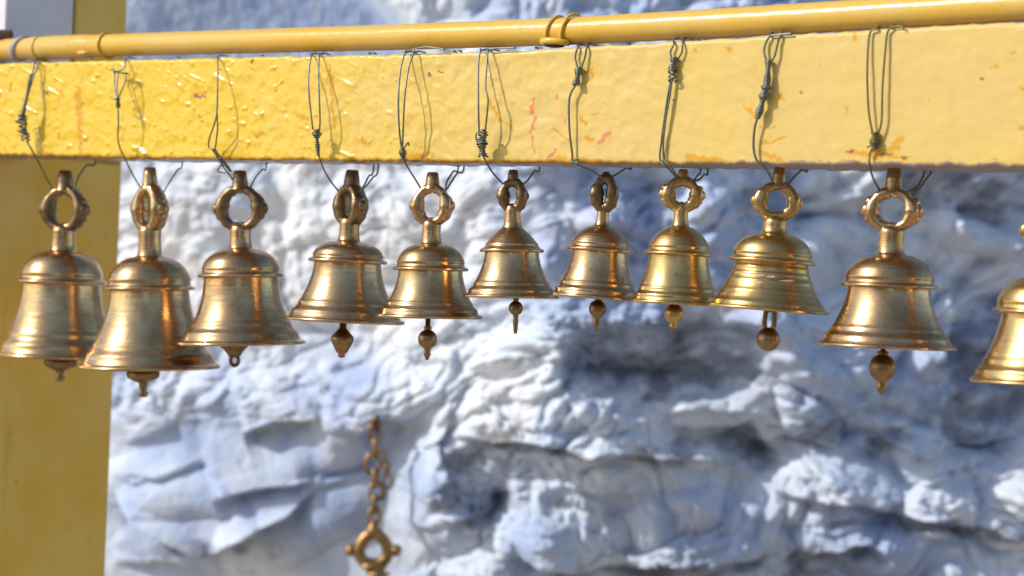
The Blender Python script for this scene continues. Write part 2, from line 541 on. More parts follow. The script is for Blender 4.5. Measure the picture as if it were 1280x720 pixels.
    for (cx, cy, rx_, ry_, a_) in ((815, 450, 110, 42, .9), (900, 560, 120, 14, .8), (1235, 470, 60, 80, .9), (1140, 235, 60, 26, .8), (1225, 240, 40, 30, .8),
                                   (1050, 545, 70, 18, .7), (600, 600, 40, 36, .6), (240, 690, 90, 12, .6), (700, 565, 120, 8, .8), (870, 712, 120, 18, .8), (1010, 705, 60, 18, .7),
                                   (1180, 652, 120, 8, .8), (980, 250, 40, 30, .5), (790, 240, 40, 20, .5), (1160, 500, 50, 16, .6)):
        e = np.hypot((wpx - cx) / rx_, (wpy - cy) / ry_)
        pocket_shade = np.maximum(pocket_shade, a_ * np.clip(1.5 - e, 0, 1))
    pocket_shade = np.clip(pocket_shade + 0.75 * fbm(X * 16, Z * 24, 5, 91, .6) * (pocket_shade > .02), 0, 1)
    hp = np.clip(pocket_shade, 0, 1); h += 0.008 * hp * fbm(X * 30, Z * 38, 3, 93)
    glow_white = np.clip(1.4 - np.hypot((wpx - 330) / 300, (wpy - 330) / 150), 0, 1) + .5 * fbm(X * 7, Z * 7, 4, 97)  # sunlit glow of the upper left, painted in as whiter wash
    glow_white = np.clip(glow_white, 0, 1) * .85 * (1 - q)
    global WALL_SAMPLE
    WALL_SAMPLE = (PX, PY, Y)
    co = np.stack([X, Y, Z], -1).reshape(-1, 3)
    idx = np.arange(nu * nv).reshape(nv, nu)
    fc = np.stack([idx[:-1, :-1], idx[:-1, 1:], idx[1:, 1:], idx[1:, :-1]], -1).reshape(-1, 4)
    me = bpy.data.meshes.new('rock_wall')
    me.vertices.add(len(co)); me.vertices.foreach_set('co', co.ravel())
    me.loops.add(fc.size); me.loops.foreach_set('vertex_index', fc.ravel().astype(np.int32))
    me.polygons.add(len(fc)); me.polygons.foreach_set('loop_start', np.arange(0, fc.size, 4, dtype=np.int32))
    me.polygons.foreach_set('loop_total', np.full(len(fc), 4, dtype=np.int32))
    me.update(); me.validate()
    me.polygons.foreach_set('use_smooth', [True] * len(fc))
    at_ = me.attributes.new('bare_and_shade', 'FLOAT', 'POINT'); at_.data.foreach_set('value', pocket_shade.ravel().astype(np.float32))  # mask of the painted hollow shade
    at_ = me.attributes.new('white', 'FLOAT', 'POINT'); at_.data.foreach_set('value', glow_white.ravel().astype(np.float32))  # mask of the painted glow
    o = bpy.data.objects.new('rock_wall', me)
    scene.collection.objects.link(o)
    return o

def wall_mat():
    mt, n, p, l = new_mat('blue_limewash')
    tc = n.nodes.new('ShaderNodeTexCoord').outputs['Object']
    a = noise(n, l, tc, 2.6, 5, 0.6)
    r1 = ramp(n, [(0.38, (0.76, 0.80, 0.87)), (0.50, (0.58, 0.66, 0.80)), (0.62, (0.35, 0.44, 0.66))])
    l.new(a.outputs['Fac'], r1.inputs[0])
    c = r1.outputs[0]
    b = noise(n, l, tc, 9, 5, 0.65)
    r2 = ramp(n, [(0.55, 0.0), (0.72, 0.5)]); l.new(b.outputs['Fac'], r2.inputs[0])
    c = mixc(n, l, r2.outputs[0], c, (0.50, 0.50, 0.56))
    d = noise(n, l, tc, 14, 4, 0.6)
    r3 = ramp(n, [(0.66, 0.0), (0.76, 0.55)]); l.new(d.outputs['Fac'], r3.inputs[0])
    c = mixc(n, l, r3.outputs[0], c, (0.60, 0.58, 0.40))
    e = noise(n, l, tc, 30, 4, 0.6)
    r4 = ramp(n, [(0.68, 0.0), (0.76, 0.5)]); l.new(e.outputs['Fac'], r4.inputs[0])
    c = mixc(n, l, r4.outputs[0], c, (0.26, 0.24, 0.26))
    aw = n.nodes.new('ShaderNodeAttribute'); aw.attribute_name = 'white'
    c = mixc(n, l, aw.outputs['Fac'], c, (0.86, 0.87, 0.89))  # painted glow lightens the wash
    an = n.nodes.new('ShaderNodeAttribute'); an.attribute_name = 'bare_and_shade'
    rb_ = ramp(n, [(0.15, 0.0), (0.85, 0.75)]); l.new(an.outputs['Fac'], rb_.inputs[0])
    c = mixc(n, l, rb_.outputs[0], c, (0.20, 0.225, 0.30))  # shade of the hollows put into the colour as slate grey
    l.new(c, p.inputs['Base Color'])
    p.inputs['Roughness'].default_value = 0.8
    p.inputs['Specular IOR Level'].default_value = 0.3
    bp = node(n, 'ShaderNodeBump', Strength=0.35, Distance=0.005)
    x = noise(n, l, tc, 60, 5, 0.6)
    l.new(x.outputs['Fac'], bp.inputs['Height']); l.new(bp.outputs[0], p.inputs['Normal'])
    return mt

# ------------------------------------------------------------------ ground
def ground():
    mt, n, p, l = new_mat('stone_ground')
    tc = n.nodes.new('ShaderNodeTexCoord').outputs['Object']
    a = noise(n, l, tc, 1.5, 6, 0.6)
    c = mixc(n, l, a.outputs['Fac'], (0.38, 0.31, 0.24), (0.55, 0.46, 0.36))
    l.new(c, p.inputs['Base Color']); p.inputs['Roughness'].default_value = 0.9
    v = [(-150, -150, 0), (150, -150, 0), (150, 150, 0), (-150, 150, 0)]
    o = mesh_obj('ground', v, [(0, 1, 2, 3)], mt, smooth=False)
    o['kind'] = 'structure'
ground()
wall = build_wall()
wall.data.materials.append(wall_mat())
col_tag(wall, 'rugged rock wall coated in blue and white limewash behind the bells', 'rock wall')

# stone walls added out of view to darken the reflections in the bells
M_stone = simple('brown_stone', (0.34, 0.27, 0.20), 0.9, 0.0, 0.5, 3, 0.6, 0.02)
def add_reflection_wall(cx, cy, lx, ly, hz, label):
    bm = bmesh.new()
    bmesh.ops.create_cube(bm, size=1)
    for v in bm.verts: v.co = Vector((v.co.x * lx, v.co.y * ly, (v.co.z + .5) * hz))
    bmesh.ops.bevel(bm, geom=bm.edges[:], offset=.03, segments=2, affect='EDGES')
    me = bpy.data.meshes.new('reflection_wall'); bm.to_mesh(me); bm.free(); me.materials.append(M_stone)
    o = bpy.data.objects.new('reflection_wall', me); scene.collection.objects.link(o); o.location = (cx, cy, 0)
    col_tag(o, label, 'wall')
add_reflection_wall(-4.1, -4.2, 6.0, .5, 2.9, 'added brown stone wall, out of view, darkening the bell reflections, longer piece')
add_reflection_wall(2.75, -4.2, 5.0, .5, 2.9, 'added brown stone wall, out of view, darkening the bell reflections, shorter piece')
# ------------------------------------------------------------------ beam
TOP = [(-420, 80), (-150, 80), (0, 79), (155, 75), (320, 71), (480, 68), (600, 65), (700, 60), (800, 54), (900, 48), (1000, 42), (1100, 36), (1280, 26), (1450, 17), (1900, -8)]
BOT = [(-420, 190), (-150, 192), (0, 194), (155, 198), (320, 200), (480, 202), (600, 203), (700, 204), (800, 205), (900, 206), (1000, 207), (1100, 208), (1280, 210), (1450, 211), (1900, 214)]
def interp(tab, x):
    for (x0, y0), (x1, y1) in zip(tab, tab[1:]):
        if x <= x1: return y0 + (y1 - y0) * (x - x0) / (x1 - x0)
    return tab[-1][1]
BD = 0.062                                        # beam depth
RED_MARKS = [([(667, 123), (665, 133), (666, 142)], 2.2), ([(668, 146), (666, 158), (664, 166)], 1.7),
        ([(666, 170), (665, 180), (668, 190)], 1.2), ([(683, 200), (690, 193), (696, 188)], 2.6), ([(750, 178), (757, 170), (762, 165)], 3.4),
        ([(706, 148), (707, 153)], 2.0), ([(695, 120), (696, 122)], 2.0)]
AMBER_MARKS = [
        ([(98, 110), (99, 140), (100, 165), (101, 196)], 4), ([(728, 92), (740, 88), (740, 98), (732, 103)], 2),
        ([(692, 160), (702, 170), (712, 176)], 1.8), ([(726, 148), (732, 155)], 3.2), ([(733, 173), (740, 174)], 3.2),
        ([(755, 143), (748, 140), (741, 143)], 2), ([(930, 131), (938, 140), (945, 146)], 2.2),
        ([(950, 158), (960, 160), (968, 158)], 2), ([(950, 178), (962, 178), (982, 171)], 2.2), ([(950, 190), (962, 196), (975, 199)], 4),
        ([(1060, 190), (1085, 192), (1110, 190), (1125, 183)], 3), ([(1110, 188), (1120, 178), (1127, 174)], 3.4),
        ([(1068, 192), (1100, 196), (1135, 197)], 2.6), ([(971, 128), (976, 118), (980, 125)], 2.4), ([(860, 196), (885, 199), (905, 202)], 4.5),
        ([(700, 199), (716, 201), (735, 203)], 4.5), ([(505, 197), (520, 195), (540, 194)], 4), ([(612, 126), (620, 140), (624, 150)], 2.6),
        ([(625, 150), (635, 155), (640, 163)], 2), ([(360, 200), (390, 202), (430, 203)], 2.4), ([(1067, 38), (1069, 44), (1068, 50)], 3),
        ([(911, 60), (913, 62)], 3.6), ([(868, 61), (870, 63)], 2.4), ([(1240, 84), (1246, 83)], 2.4), ([(1265, 66), (1268, 65)], 2.4),
        ([(1275, 110), (1280, 111)], 3), ([(1275, 159), (1280, 160)], 3.4), ([(1057, 133), (1059, 140)], 2), ([(372, 145), (385, 148)], 3),
        ([(240, 120), (256, 116)], 3), ([(320, 170), (328, 166)], 3), ([(70, 112), (78, 116)], 2.4), ([(452, 176), (456, 178)], 3), ([(412, 80), (418, 160)], 2)]
DARK_MARKS = [([(1100, 194), (1108, 193), (1117, 193)], 1.4), ([(1125, 196), (1135, 197)], 1.4), ([(535, 93), (538, 95)], 2.4), ([(1060, 189), (1066, 190)], 1.4),
        ([(1225, 97), (1228, 99)], 2.0), ([(245, 118), (250, 122)], 1.5), ([(252, 118), (256, 121)], 1.3), ([(250, 145), (254, 147)], 1.3), ([(505, 200), (522, 201)], 1.6),
        ([(1000, 112), (1003, 118)], 1.3), ([(548, 88), (552, 92)], 1.2), ([(54, 113), (60, 117)], 1.6), ([(275, 85), (278, 88)], 1.2), ([(842, 125), (844, 127)], 1.2)]
def beam():
    root = A0.copy()
    n = 1500
    verts, faces = [], []
    x0, x1 = -330, 1640
    pts = []
    # equal steps along the beam
    pa, pb = at(x0, 190), at(x1, 206)
    sa_, sb_ = (pa - A0).dot(D), (pb - A0).dot(D)
    # cross-section loop (u: 0 front .. 1 back, w: 0 bottom .. 1 top) with rounded arrises
    sec = []
    rr = 0.0035
    NF = 84
    for k in range(NF + 1): sec.append((0, k / NF))
    NT = 6
    sec_top = [(k / NT, 1) for k in range(1, NT + 1)]
    sec_back = [(1, 1 - k / 6) for k in range(1, 7)]
    sec_bot = [(1 - k / NT, 0) for k in range(1, NT)]
    sec += sec_top + sec_back + sec_bot
    ns = len(sec)
    S = np.linspace(sa_, sb_, n)
    for i, s in enumerate(S):
        q = A0 + D * s
        rel = q - CAM
        d_ = rel.dot(fwd)
        px = 640 + FPX * rel.dot(rt) / d_
        zt, zb = at(px, interp(TOP, px)).z, at(px, interp(BOT, px)).z
        # resample so the top point lies over the same s
        H = zt - zb
        for (uu, ww) in sec:
            z = zb + H * ww
            off = uu * BD
            # rounded arris
            e = min(ww, 1 - ww) * H
            if uu == 0 and e < rr:
                off += rr - math.sqrt(max(0, rr * rr - (rr - e) ** 2))
            verts.append([s, off, z])
    V = np.array(verts)
    s_, o_, z_ = V[:, 0], V[:, 1], V[:, 2]
    front = (o_ < 0.006)
    dn = 0.0011 * fbm(s_ * 22, z_ * 30, 3, 61) + 0.0007 * fbm(s_ * 90 + z_ * 40, z_ * 90, 2, 63)
    dn = dn * .8 - 0.0016 * np.clip(fbm(s_ * 75 + 2 * fbm(s_ * 20, z_ * 20, 2, 68), z_ * 120 + s_ * 40, 2, 69) - .42, 0, 1) * np.interp(s_, [-0.8, -0.45], [1, .1]) * 2.2
    dn *= np.interp(s_, [-0.95, -0.45, -0.2], [1.0, 0.75, 0.32])
    o_ = o_ + np.where(front, dn, 0)
    edge_b = (np.abs(z_ - z_.min()) < 10) & (V[:, 1] > -1)
    # uneven lower and upper arris
    ww_all = np.tile(np.array([q[1] for q in sec]), n)
    z_ = z_ + np.where(ww_all < 0.05, 0.0016 * fbm(s_ * 60, o_ * 20, 3, 65), 0) + np.where(ww_all > 0.95, 0.0012 * fbm(s_ * 45, o_ * 20, 3, 67), 0)
    P = [(a_, -b_, c_ - 1.7) for a_, b_, c_ in zip(s_, o_, z_)]
    HZ = V[:, 2].copy()
    for i in range(n - 1):
        for k in range(ns):
            k2 = (k + 1) % ns
            a_, b_ = i * ns + k, i * ns + k2
            faces.append((a_, a_ + ns, b_ + ns, b_))
    faces.append(tuple(range(ns))); faces.append(tuple((n - 1) * ns + k for k in range(ns))[::-1])
    mt = yellow_paint('beam_paint', PALE, DEEP, rough=0.22, bump=0.36, deepx=(-0.86, -0.45))
    # paint marks, as masks over the front face
    W3 = np.array([tuple(A0 + D * a_ - N * b_) for a_, b_ in zip(V[:, 0], V[:, 1])])
    rel = np.stack([W3[:, 0] - CAM.x, W3[:, 1] - CAM.y, V[:, 2] - CAM.z], -1)
    dd = rel @ np.array(fwd)
    PX = 640 + FPX * (rel @ np.array(rt)) / dd; PY = 360 - FPX * (rel @ np.array(up)) / dd
    qx = PX + 2.0 * fbm(PX / 9, PY / 9, 3, 71); qy = PY + 2.0 * fbm(PX / 9 + 5, PY / 9, 3, 73)
    br = 1 + 0.7 * fbm(PX / 5, PY / 5, 2, 75)
    def mask(marks):
        m_ = np.zeros(len(PX))
        for pts, wd in marks:
            x0_, x1_ = min(p[0] for p in pts) - 12, max(p[0] for p in pts) + 12
            sel = (PX > x0_) & (PX < x1_) & front
            d, _, _ = seg_dist(qx[sel], qy[sel], pts)
            m_[sel] = np.maximum(m_[sel], np.clip(1.35 - d / (wd * br[sel]), 0, 1))
        return m_
    red, amb, drk = mask(RED_MARKS), mask(AMBER_MARKS), mask(DARK_MARKS)
    e_ = ww_all * (1 + 0.5 * fbm(PX / 16, PY / 7, 3, 79))
    amb = np.maximum(amb, front * np.clip(1.5 - e_ / 0.030, 0, 1) * .9)
    drk = np.maximum(drk, front * np.clip(1.3 - e_ / 0.010, 0, 1) * .8)
    bare_and_shade = front * np.clip((PX - 560) / 500, 0, 1) * np.clip(1.6 - e_ / 0.026, 0, 1)
    bare_and_shade = np.maximum(bare_and_shade, (~front & (ww_all < .01)) * 1.0)
    # local axes: x along the beam, y out of the front face, z up
    B = mesh_obj('wooden_beam', P, faces, mt)
    B.data.materials.append(M_under)
    for poly in B.data.polygons:
        c = poly.center
        if c.y < -0.004 and poly.normal.z < -0.7: poly.material_index = 1
    mw = Matrix((D, N, Vector((0, 0, 1)))).transposed().to_4x4()
    mw.translation = Vector((A0.x, A0.y, 1.7))
    B.matrix_world = mw
    for nm, ar in (('red', red), ('amber', amb), ('dark', drk), ('bare_and_shade', bare_and_shade)):
        at_ = B.data.attributes.new(nm, 'FLOAT', 'POINT'); at_.data.foreach_set('value', np.clip(ar, 0, 1).astype(np.float32))
    n_, l_ = mt.node_tree, mt.node_tree.links
    p_ = n_.nodes['Principled BSDF']
    c_ = p_.inputs['Base Color'].links[0].from_socket
    tc_ = n_.nodes.new('ShaderNodeTexCoord').outputs['Object']
    nz_ = noise(n_, l_, tc_, 260, 3, 0.6)
    for nm, colr in (('amber', (0.72, 0.36, 0.01)), ('dark', (0.26, 0.14, 0.04)), ('bare_and_shade', (0.36, 0.29, 0.25)), ('red', (0.74, 0.24, 0.09))):
        an = n_.nodes.new('ShaderNodeAttribute'); an.attribute_name = nm
        mu = n_.nodes.new('ShaderNodeMath'); mu.operation = 'MULTIPLY_ADD'; mu.inputs[1].default_value = 2.2; 
        ma = n_.nodes.new('ShaderNodeMath'); ma.operation = 'MULTIPLY_ADD'; ma.inputs[1].default_value = -3.0; ma.inputs[2].default_value = 0.9
        l_.new(nz_.outputs['Fac'], ma.inputs[0]); l_.new(an.outputs['Fac'], mu.inputs[0]); l_.new(ma.outputs[0], mu.inputs[2])
        cl_ = n_.nodes.new('ShaderNodeClamp'); l_.new(mu.outputs[0], cl_.inputs[0])
        c_ = mixc(n_, l_, cl_.outputs[0], c_, colr)
    l_.new(c_, p_.inputs['Base Color'])
    col_tag(B, 'long yellow painted beam with the row of bells wired to it', 'beam')
    return B
beam_o = beam()
BMI = beam_o.matrix_world.inverted()

def beam_local(px, py, off): return BMI @ at(px, py, off)

# ------------------------------------------------------------------ pipe on the beam
PR = 0.0122
pa, pb = at(-330, 80.5, 0.030), at(1640, -16, 0.030)
def pipe_pt(px):
    tab = [(-330, 74), (0, 62), (155, 56), (480, 47), (700, 39.5), (900, 29), (1100, 17), (1280, 6), (1640, -16)]
    return at(px, interp(tab, px), 0.024)
pr = empty('pipe', pipe_pt(700), 'yellow enamelled round pipe lying along the top of the beam', 'pipe')
mb = MB()
mb.tube([pipe_pt(x) - pr.location for x in np.concatenate([np.arange(-330, 1641, 40)])], PR, 40)
mb.build('tube', M_pipe, pr)
def pipe_frame(px):
    p = pipe_pt(px); t = (pipe_pt(px + 20) - pipe_pt(px - 20)).normalized()
    upv = (Vector((0, 0, 1)) - t * t.z).normalized()
    return p, t, upv, t.cross(upv)
def ring_on_pipe(px, half, r0, r1, mat, name, tilt=0.0, seg=48):
    p, t, u_, v_ = pipe_frame(px)
    b = MB()
    prof = [(r0, -half), (r1, -half * .85), (r1 + .0002, 0), (r1, half * .85), (r0, half)]
    vv, ff = [], []
    for (r, z) in prof:
        for k in range(seg):
            a = 2 * math.pi * k / seg
            vv.append(p - pr.location + t * (z + tilt * math.cos(a) * r) + u_ * r * math.cos(a) + v_ * r * math.sin(a))
    for i in range(len(prof) - 1):
        for k in range(seg):
            a, c = i * seg + k, i * seg + (k + 1) % seg
            ff.append((a, c, c + seg, a + seg))
    b.add(vv, ff)
    return b
# coupling sleeve with its raised end, near the post
ring_on_pipe(76, 0.058, PR, PR + .0009, M_pipe, 'sleeve').build('sleeve', M_pipe, pr)
ring_on_pipe(134, 0.0022, PR, PR + .0022, M_pipe, 'collar').build('collar', M_pipe, pr)
b = ring_on_pipe(52, 0.0016, PR, PR + .0020, M_pipe, 'c'); b.build('collar', M_pipe, pr)
def nub(px, dy, r, sc, mat, name):
    p, t, u_, v_ = pipe_frame(px)
    out = -v_ if (-v_).dot(N) > 0 else v_
    b = MB(); b.ball((0, 0, 0), r, sc)
    M = Matrix((t, out, u_)).transposed()
    c = p - pr.location + u_ * dy + out * (math.sqrt(max(0, PR ** 2 - dy ** 2)))
    b.v = [M @ q + c for q in b.v]
    b.build(name, mat, pr)
nub(112, -0.0085, 0.005, (2.0, .8, .55), M_pipe, 'weld_bead')
# grey strap
b = MB()
for px, tl in ((27, .5),):
    b = ring_on_pipe(px, 0.0050, PR + .0002, PR + .0020, M_strap, 'strap', tilt=0.45)
b.build('strap', M_strap, pr)
# U-clamp with two rods, plate end and nail head
p, t, u_, v_ = pipe_frame(707)
out = -v_ if (-v_).dot(N) > 0 else v_
b = MB()
for dx, lift in ((-0.011, 0.0), (0.0065, .0022)):
    arc = []
    for k in range(25):
        a = R(-70) + R(250) * k / 24
        rad = PR + .0012 + lift * math.sin(max(0, a)) * .6
        arc.append(p - pr.location + t * (dx + .004 * math.sin(a)) + out * rad * math.cos(a) + u_ * rad * math.sin(a))
    b.tube(arc, .0015, 10)
b.build('clamp_band', M_pipe, pr)
b = MB()
q = p - pr.location + out * (PR * .78) - u_ * (PR * .80)
b.tube([q - t * .016 + out * .003, q - t * .008 + out * .0042, q + out * .003, q + t * .012 - u_ * .002], [.0032, .0036, .003, .0028], 12)
b.build('clamp_plate', M_pipe, pr)
b = MB()
b.ball(q - t * .004 - u_ * .0035 + out * .001, .0042, (2.4, .8, .55)); b.build('clamp_screw', M_rust, pr)
# dark bolt end at the far left
bo = MB()
c0 = at(2, 44, 0.02)
bo.lathe([(0, -.012), (.0062, -.012), (.0066, -.010), (.0066, .010), (.0060, .012), (0, .012)], 6, mat=Matrix.Rotation(R(90), 3, 'Y'))
bob = bo.build('bolt', M_rust, None, smooth=False)
bob.location = c0
col_tag(bob, 'dark brown bolt end resting on the pipe at its far left', 'bolt')

# ------------------------------------------------------------------ pillars
def box_pts(o, ax, ay, az, lx, ly, lz):
    return [o + ax * (lx * i) + ay * (ly * j) + az * (lz * k) for k in (0, 1) for j in (0, 1) for i in (0, 1)]
BOXF = [(0, 2, 3, 1), (4, 5, 7, 6), (0, 1, 5, 4), (2, 6, 7, 3), (0, 4, 6, 2), (1, 3, 7, 5)]
def bevel_box(name, org, lx, ly, lz, mat, parent=None, bev=0.003, sub=0):
    """box from org along -D (lx), -N (ly), up (lz)"""
    loc = Vector(org)
    bm = bmesh.new()
    vs = [bm.verts.new(p) for p in box_pts(Vector((0, 0, 0)), -D, -N, Vector((0, 0, 1)), lx, ly, lz)]
    for f in BOXF: bm.faces.new([vs[i] for i in f])
    bmesh.ops.recalc_face_normals(bm, faces=bm.faces)
    bmesh.ops.bevel(bm, geom=bm.edges[:], offset=bev, segments=3, affect='EDGES', profile=0.5)
    me = bpy.data.meshes.new(name); bm.to_mesh(me); bm.free()
    me.materials.append(mat)
    o = bpy.data.objects.new(name, me); scene.collection.objects.link(o); o.location = loc
    if parent: o.parent = parent; o.location = loc - parent.location
    return o
# far edge of the left pillar's side face shows at x=155 (top) .. 136 (bottom)
zt_pillar = at(60, 197, 0.03).z
PDEP = 0.215
far_top = at(153, 205, PDEP)
def plane_s(p): return (p - A0).dot(D)
sP = plane_s(far_top)
org = Vector((A0.x, A0.y, 0)) + D * sP - N * 0.004
pil = bevel_box('pillar', org, 0.26, PDEP - 0.004, zt_pillar + 0.03, M_post)
col_tag(pil, 'broad olive yellow masonry pillar under the far left end of the beam', 'pillar')
# block above, beside and behind the beam
o2 = Vector((A0.x, A0.y, zt_pillar - .002)) + D * (sP) - N * (BD + .075)
up_post = bevel_box('upper_post', o2, 0.26, PDEP - BD - .075 - .002, 0.6, M_post)
col_tag(up_post, 'narrow yellow post rising behind the pipe above the broad pillar', 'post')
o3 = Vector((A0.x, A0.y, at(60, interp(TOP, 60), 0.0).z + .004)) + D * (sP - 0.003) - N * .0385
blk = bevel_box('plaster_block', o3, 0.26, .0965, 0.6, M_block)
col_tag(blk, 'pale lavender grey plaster block above the beam at top left corner', 'plaster block')
# matching pillar beyond the right of the frame that carries the near end
sR = 0.42
o4 = Vector((A0.x, A0.y, 0)) + D * (sR + .26) - N * 0.004
pil2 = bevel_box('pillar', o4, 0.26, PDEP, zt_pillar - 0.004, M_post)
col_tag(pil2, 'yellow masonry pillar carrying the near right end of the beam', 'pillar')

# ------------------------------------------------------------------ bells
def bell(spec):
    off = spec.get('off', 0.031)
    cx, ry = spec['rim']; Rr = spec['R']
    c = at(cx, ry, off)
    tx, ty = spec['ring'][0], spec['ring'][1]
    t = at(tx, ty, off)
    k = ((c - CAM).dot(fwd)) / FPX            # metres per pixel at the bell
    axis = (t - c)
    # keep the axis in the plane that faces the camera
    axis = (rt * axis.dot(rt) + up * axis.dot(up))
    hr = axis.length / k                       # ring centre height in px
    axis.normalize()
    H = lambda y: (ry - y)
    rid, rr = spec['ridge']; dt = spec['dome']; nr, nt_ = spec['neck']
    e = empty(spec.get('name', 'bell'), c, spec['label'], 'bell', 'brass bells wired along the beam')
    q = Vector((0, 0, 1)).rotation_difference(axis)
    yaw = R(spec.get('yaw', 0))
    e.rotation_mode = 'QUATERNION'
    from mathutils import Quaternion
    e.rotation_quaternion = q @ Quaternion((0, 0, 1), yaw)
    hb = H(rid)                                 # ridge height
    wst = rr * spec.get('waist', 0.86)
    P = []
    # underside lip and inner wall
    inner = [(0.0, H(dt) - 5), (rr * .45, H(dt) - 7), (rr * .72, hb + 3), (wst - 5, hb * .85), (wst - 3, hb * .6), (wst + (Rr - wst) * .25, hb * .35), (Rr * .86, 7), (Rr * .95, 2)]
    P += inner
    P += [(Rr - 3.0, -0.6), (Rr - 1, -0.4), (Rr, 1.0), (Rr - .2, 2.6), (Rr - 2.0, 4.0)]
    f = lambda s: wst + (Rr - wst) * ((1 - s) ** spec.get('pw', 1.75))
    body = []
    s = 0.06
    for i in range(30):
        s = 0.06 + (1 - 0.06) * i / 29
        body.append([f(s) - 1.0, hb * s])
    # turned bands
    for b0, wv, am in spec.get('bands', [(0.13, .022, 1.6), (0.20, .02, 1.4), (0.30, .016, .6)]):
        for q_ in range(len(body)):
            pass
    fine = []
    for i in range(90):
        s = 0.055 + (0.975 - 0.055) * i / 89
        r = f(s) - 1.5
        for b0, wv, am in spec.get('bands', [(0.17, .045, 1.7), (0.31, .03, .6)]):
            r += am * math.exp(-((s - b0) / wv) ** 2)
            r -= am * .25 * math.exp(-((s - b0 - wv * 2) / wv) ** 2)
        fine.append((r, hb * s))
    P += fine
    # ridge flange
    P += [(wst - 0.8, hb - 1.8), (rr - 3, hb - 1.6), (rr - .2, hb - 1.2), (rr + .6, hb + .5), (rr - .2, hb + 2.2), (rr - 3.0, hb + 3.4)]
    dh = H(dt) - hb
    r0 = rr - 4.5
    style = spec.get('cap', 'dome')
    nd = 30
    for i in range(nd + 1):
        s = i / nd
        if style == 'dome':
            r = nr + 3 + (r0 - nr - 3) * (max(0, 1 - s ** 2.3)) ** 0.62
        elif style == 'cone':
            r = nr + 1.5 + (r0 - nr - 1.5) * (1 - s) ** 1.0 * (1 + .38 * s)
        else:
            r = nr + 2 + (r0 - nr - 2) * (max(0, 1 - s ** 1.8)) ** 0.7
        r += 0.5 * math.exp(-((s - .2) / .06) ** 2) - 0.8 * math.exp(-((s - .10) / .05) ** 2)
        P.append((r, hb + 4 + (dh - 4) * s))
    hd = H(dt)
    nh = H(nt_)
    P += [(nr + 1.6, hd + 1.2), (nr + .6, hd + 3)]
    P += [(nr, hd + .35 * (nh - hd)), (nr * .94, hd + .7 * (nh - hd)), (nr * .98, nh), (nr * .96, nh + 3), (nr * .80, nh + 6.5), (nr * .55, nh + 9), (0, nh + 10)]
    mb = MB(); mb.lathe([(max(r, 0) * k, z * k) for r, z in P], 112)
    body_o = mb.build('bell_body', spec.get('mat', M_brass), e)
    # ---- hanger ring
    hw, hh = spec['ring'][2] + (4.5 if spec.get('yaw', 0) < -10 else 2), spec['ring'][3] + 1
    mb = MB()
    n = 64; sg = 12
    v, fcs = [], []
    rin = spec.get('rt', 4.6) + .9; ax = spec.get('ra', 8.0) + 3
    pt = spec.get('point', 0.0)
    for i in range(n):
        a = 2 * math.pi * i / n
        ca, sa = math.cos(a), math.sin(a)
        ex = 1 + pt
        x_ = math.copysign(abs(ca) ** ex, ca) * (hw - rin); z_ = sa * (hh - rin)
        nx, nz = ca / (hw), sa / (hh); L = math.hypot(nx, nz); nx /= L; nz /= L
        wv = 1 + .13 * math.sin(3 * a + cx) + .09 * math.sin(7 * a) + .07 * math.sin(13 * a + cx) + .45 * abs(ca) ** 6 + .25 * max(0, -sa) ** 6
        for j in range(sg):
            bb = 2 * math.pi * j / sg
            cr, cs = math.cos(bb), math.sin(bb)
            cr = math.copysign(abs(cr) ** .7, cr); cs = math.copysign(abs(cs) ** .7, cs)
            v.append(Vector(((x_ + nx * rin * cr * wv), ax * cs * (1 - .25 * abs(sa)), (z_ + nz * rin * cr * wv) + hr)) * k)
    for i in range(n):
        for j in range(sg):
            i2, j2 = (i + 1) % n, (j + 1) % sg
            fcs.append((i * sg + j, i * sg + j2, i2 * sg + j2, i2 * sg + j))
    mb.add(v, fcs)
    kb = spec.get('kb', 6.0) * 1.22
    for sx in (-1, 1):
        mb.ball(Vector((sx * (hw - .5), 0, hr)) * k, kb * k, (1.0, 1.15, 1.15), 20)
        for sz in (-1, 1): mb.ball(Vector((sx * (hw - 3.5), 0, hr + sz * kb * 1.15)) * k, kb * .8 * k, (1, 1.2, 1.1), 16)
        if spec.get('lobes'):
            for sz in (-1, 1):
                mb.ball(Vector((sx * (hw - 2), 0, hr + sz * kb * 1.25)) * k, kb * .72 * k, (1, 1.1, 1), 14)
    # lower seat between neck and ring, and tapering stem on top
    kr, kt = spec['knob']
    zt0 = hr + hh - 6
    zt1 = ry - kt
    mb.lathe([(kr * 1.3 * k, (zt0) * k), (kr * 1.12 * k, (zt0 + 4) * k), (kr * 1.05 * k, (zt0 + .5 * (zt1 - zt0)) * k), (kr * .86 * k, (zt1 - 1.5) * k), (kr * .7 * k, (zt1 - .2) * k), (0, zt1 * k)], 24)
    mb.build('hanger_ring', spec.get('rmat', spec.get('mat', M_brass)), e)
    # ---- clapper
    kind, kx, y0, y1, cr_ = spec['clap']
    dx = (kx - cx)
    mb = MB()
    T = lambda y: (ry - y)
    zs = T(y0); ze = T(y1)
    o_ = Vector((0, 0, 0))
    cy = spec.get('clapyaw', 0)
    # clapper hangs from inside the dome; shift it sideways in the camera-facing plane
    ct, st_ = math.cos(-yaw), math.sin(-yaw)
    sh = Vector((dx * ct, dx * st_, 0)) * k
    top = H(dt) - 8
